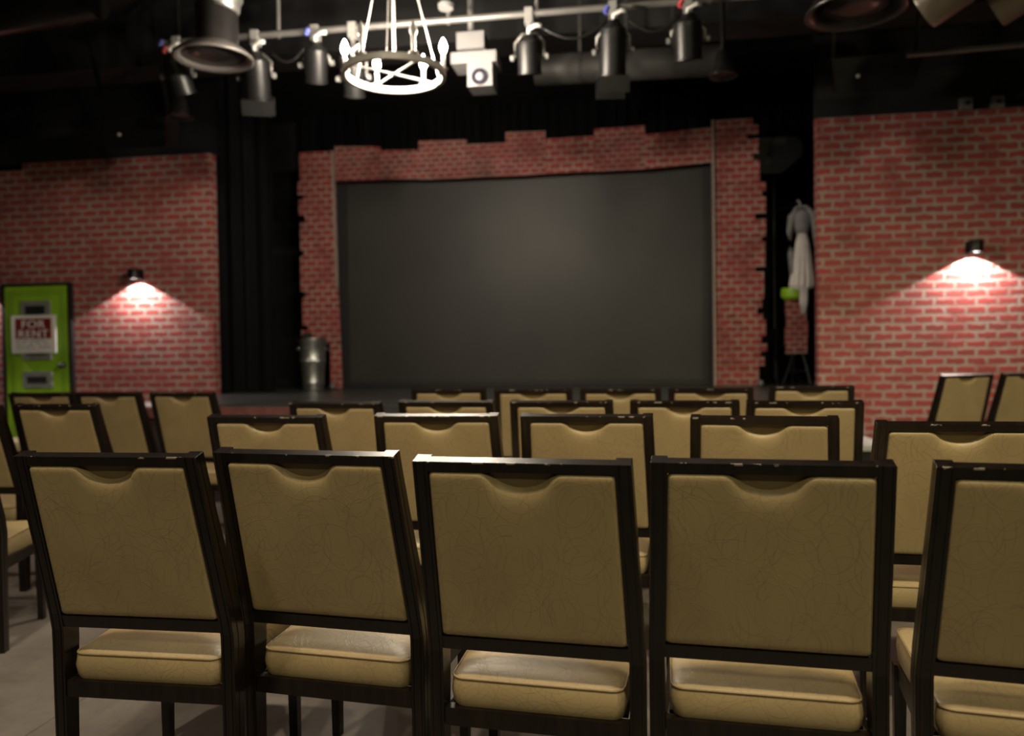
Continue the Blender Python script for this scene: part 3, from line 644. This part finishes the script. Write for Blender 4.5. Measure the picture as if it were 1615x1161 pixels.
def make_chair():
    t = thing('banquet_chair', '', 'chair')
    for s in (-1, 1): obj('rear_post', post(s), M['frame'], t)
    obj('top_rail', rail(TP1, T1-.0004, .0006, .027), M['frame'], t, bevel=.0025, smooth=True)
    obj('lower_rail', rail(0, TP0, .0008, .030), M['frame'], t, bevel=.002)
    p = obj('back_panel', panel(), M['vinyl'], t, smooth='all')
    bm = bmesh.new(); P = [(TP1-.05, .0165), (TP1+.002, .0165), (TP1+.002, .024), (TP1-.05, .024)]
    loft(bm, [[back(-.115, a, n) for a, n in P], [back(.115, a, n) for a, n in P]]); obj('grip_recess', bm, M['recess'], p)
    obj('backrest_pad', panel(True), M['vinyl'], t, smooth='all')
    s_ = obj('seat_cushion', seat(), M['vinyl'], t, smooth=True)
    q = seat_loop(.0005, .4105, .4285); bm = bmesh.new(); R = []; nn = len(q)
    for i in range(nn):
        tg = (q[(i+1) % nn]-q[i-1]).normalized(); a = Vector((-tg.y, tg.x, 0)).normalized()
        R.append([bm.verts.new(q[i]+a*.0026*math.cos(2*PI*k/6)+Vector((0, 0, .0026*math.sin(2*PI*k/6)))) for k in range(6)])
    for i in range(nn):
        for k in range(6): bm.faces.new((R[i][k], R[(i+1) % nn][k], R[(i+1) % nn][(k+1) % 6], R[i][(k+1) % 6]))
    obj('piping', bm, M['welt'], s_, smooth='all')
    obj('seat_frame', seat_frame(), M['frame'], t)
    for s in (-1, 1): obj('front_leg', front_leg(s), M['frame'], t)
    return t
ROWS = {'A': 'banquet chairs in the nearest row', 'B': 'banquet chairs in the second row', 'C': 'banquet chairs in the third row', 'D': 'banquet chairs in the row by the stage', 'E': 'banquet chairs by the brick walls'}
CHAIRS = [
    ('A', -1.185, 1.711, .3, 'tan vinyl banquet chair at left end of nearest row'),
    ('A', -.727, 1.772, -5.8, 'tan vinyl banquet chair, second from left in nearest row'),
    ('A', -.218, 1.666, -4.6, 'tan vinyl banquet chair in middle of nearest row'),
    ('A', .271, 1.673, -4.1, 'tan vinyl banquet chair, second from right in nearest row'),
    ('A', .799, 1.624, -8.2, 'tan banquet chair cut off by right edge, nearest row'),
    ('B', -1.311, 2.753, -2.4, 'tan banquet chair, leftmost back fully showing in second row'),
    ('B', -.690, 2.800, -.8, 'second-row tan chair with bright gleam along its top rail'),
    ('B', -.150, 2.772, -3.3, 'second-row tan chair seen over the middle front chair'),
    ('B', .430, 2.686, -7.8, 'second-row tan chair behind the second front chair from right'),
    ('B', .934, 2.484, -2.8, 'second-row tan chair at right edge, apart from its row'),
    ('B', -2.648, 2.579, 17, 'tan chair with only its seat showing at left edge'),
    ('C', -2.712, 3.426, -2.3, 'tan chair right behind the left end front chair'),
    ('C', -1.329, 3.481, -6.2, 'third-row tan chair in front of dusty red stage lip'),
    ('C', -.825, 3.547, -6.8, 'third-row tan chair with pale gleaming top rail'),
    ('C', -.302, 3.507, -3.2, 'middle tan chair of the five-strong third row'),
    ('C', .226, 3.474, -3.3, 'second tan chair from right end of third row'),
    ('C', .702, 3.420, -2.7, 'tan chair at the right end of third row'),
    ('C', -3.190, 3.356, 2.8, 'tan chair cut off by left edge, dark leaning post showing'),
    ('D', -3.720, 4.536, .1, 'tan chair in front of the lime green door'),
    ('D', -3.223, 4.505, -3.2, 'tan chair beside the lime door, under left sconce'),
    ('D', -2.698, 4.473, -7.2, 'tan chair at right end of the far left trio'),
    ('D', -1.096, 4.671, 1.8, 'leftmost tan chair of the five nearest the screen'),
    ('D', -.564, 4.574, -1.2, 'second tan chair from left of five nearest the screen'),
    ('D', -.061, 4.528, -1.3, 'middle tan chair of the five nearest the screen'),
    ('D', .441, 4.498, -6.2, 'fourth tan chair from left of five nearest the screen'),
    ('D', 1.011, 4.699, -2.9, 'rightmost tan chair of five nearest screen, by brick wall'),
    ('E', 2.460, 6.392, 21.4, 'tan chair turned towards stage against right brick wall'),
    ('E', 2.970, 6.600, 21.4, 'tan chair at right edge against right brick wall'),
    ('E', -5.516, 5.930, -41.2, 'far tan chair at left edge by left brick wall'),
]
base = None
for row, x, y, r, lab in CHAIRS:
    if base is None: base = o = make_chair(); o.location = (x, y, 0); o.rotation_euler = (0, 0, math.radians(r))
    else: o = dup(base, (x, y, 0), math.radians(r))
    tag(o, lab, 'chair', ROWS[row])
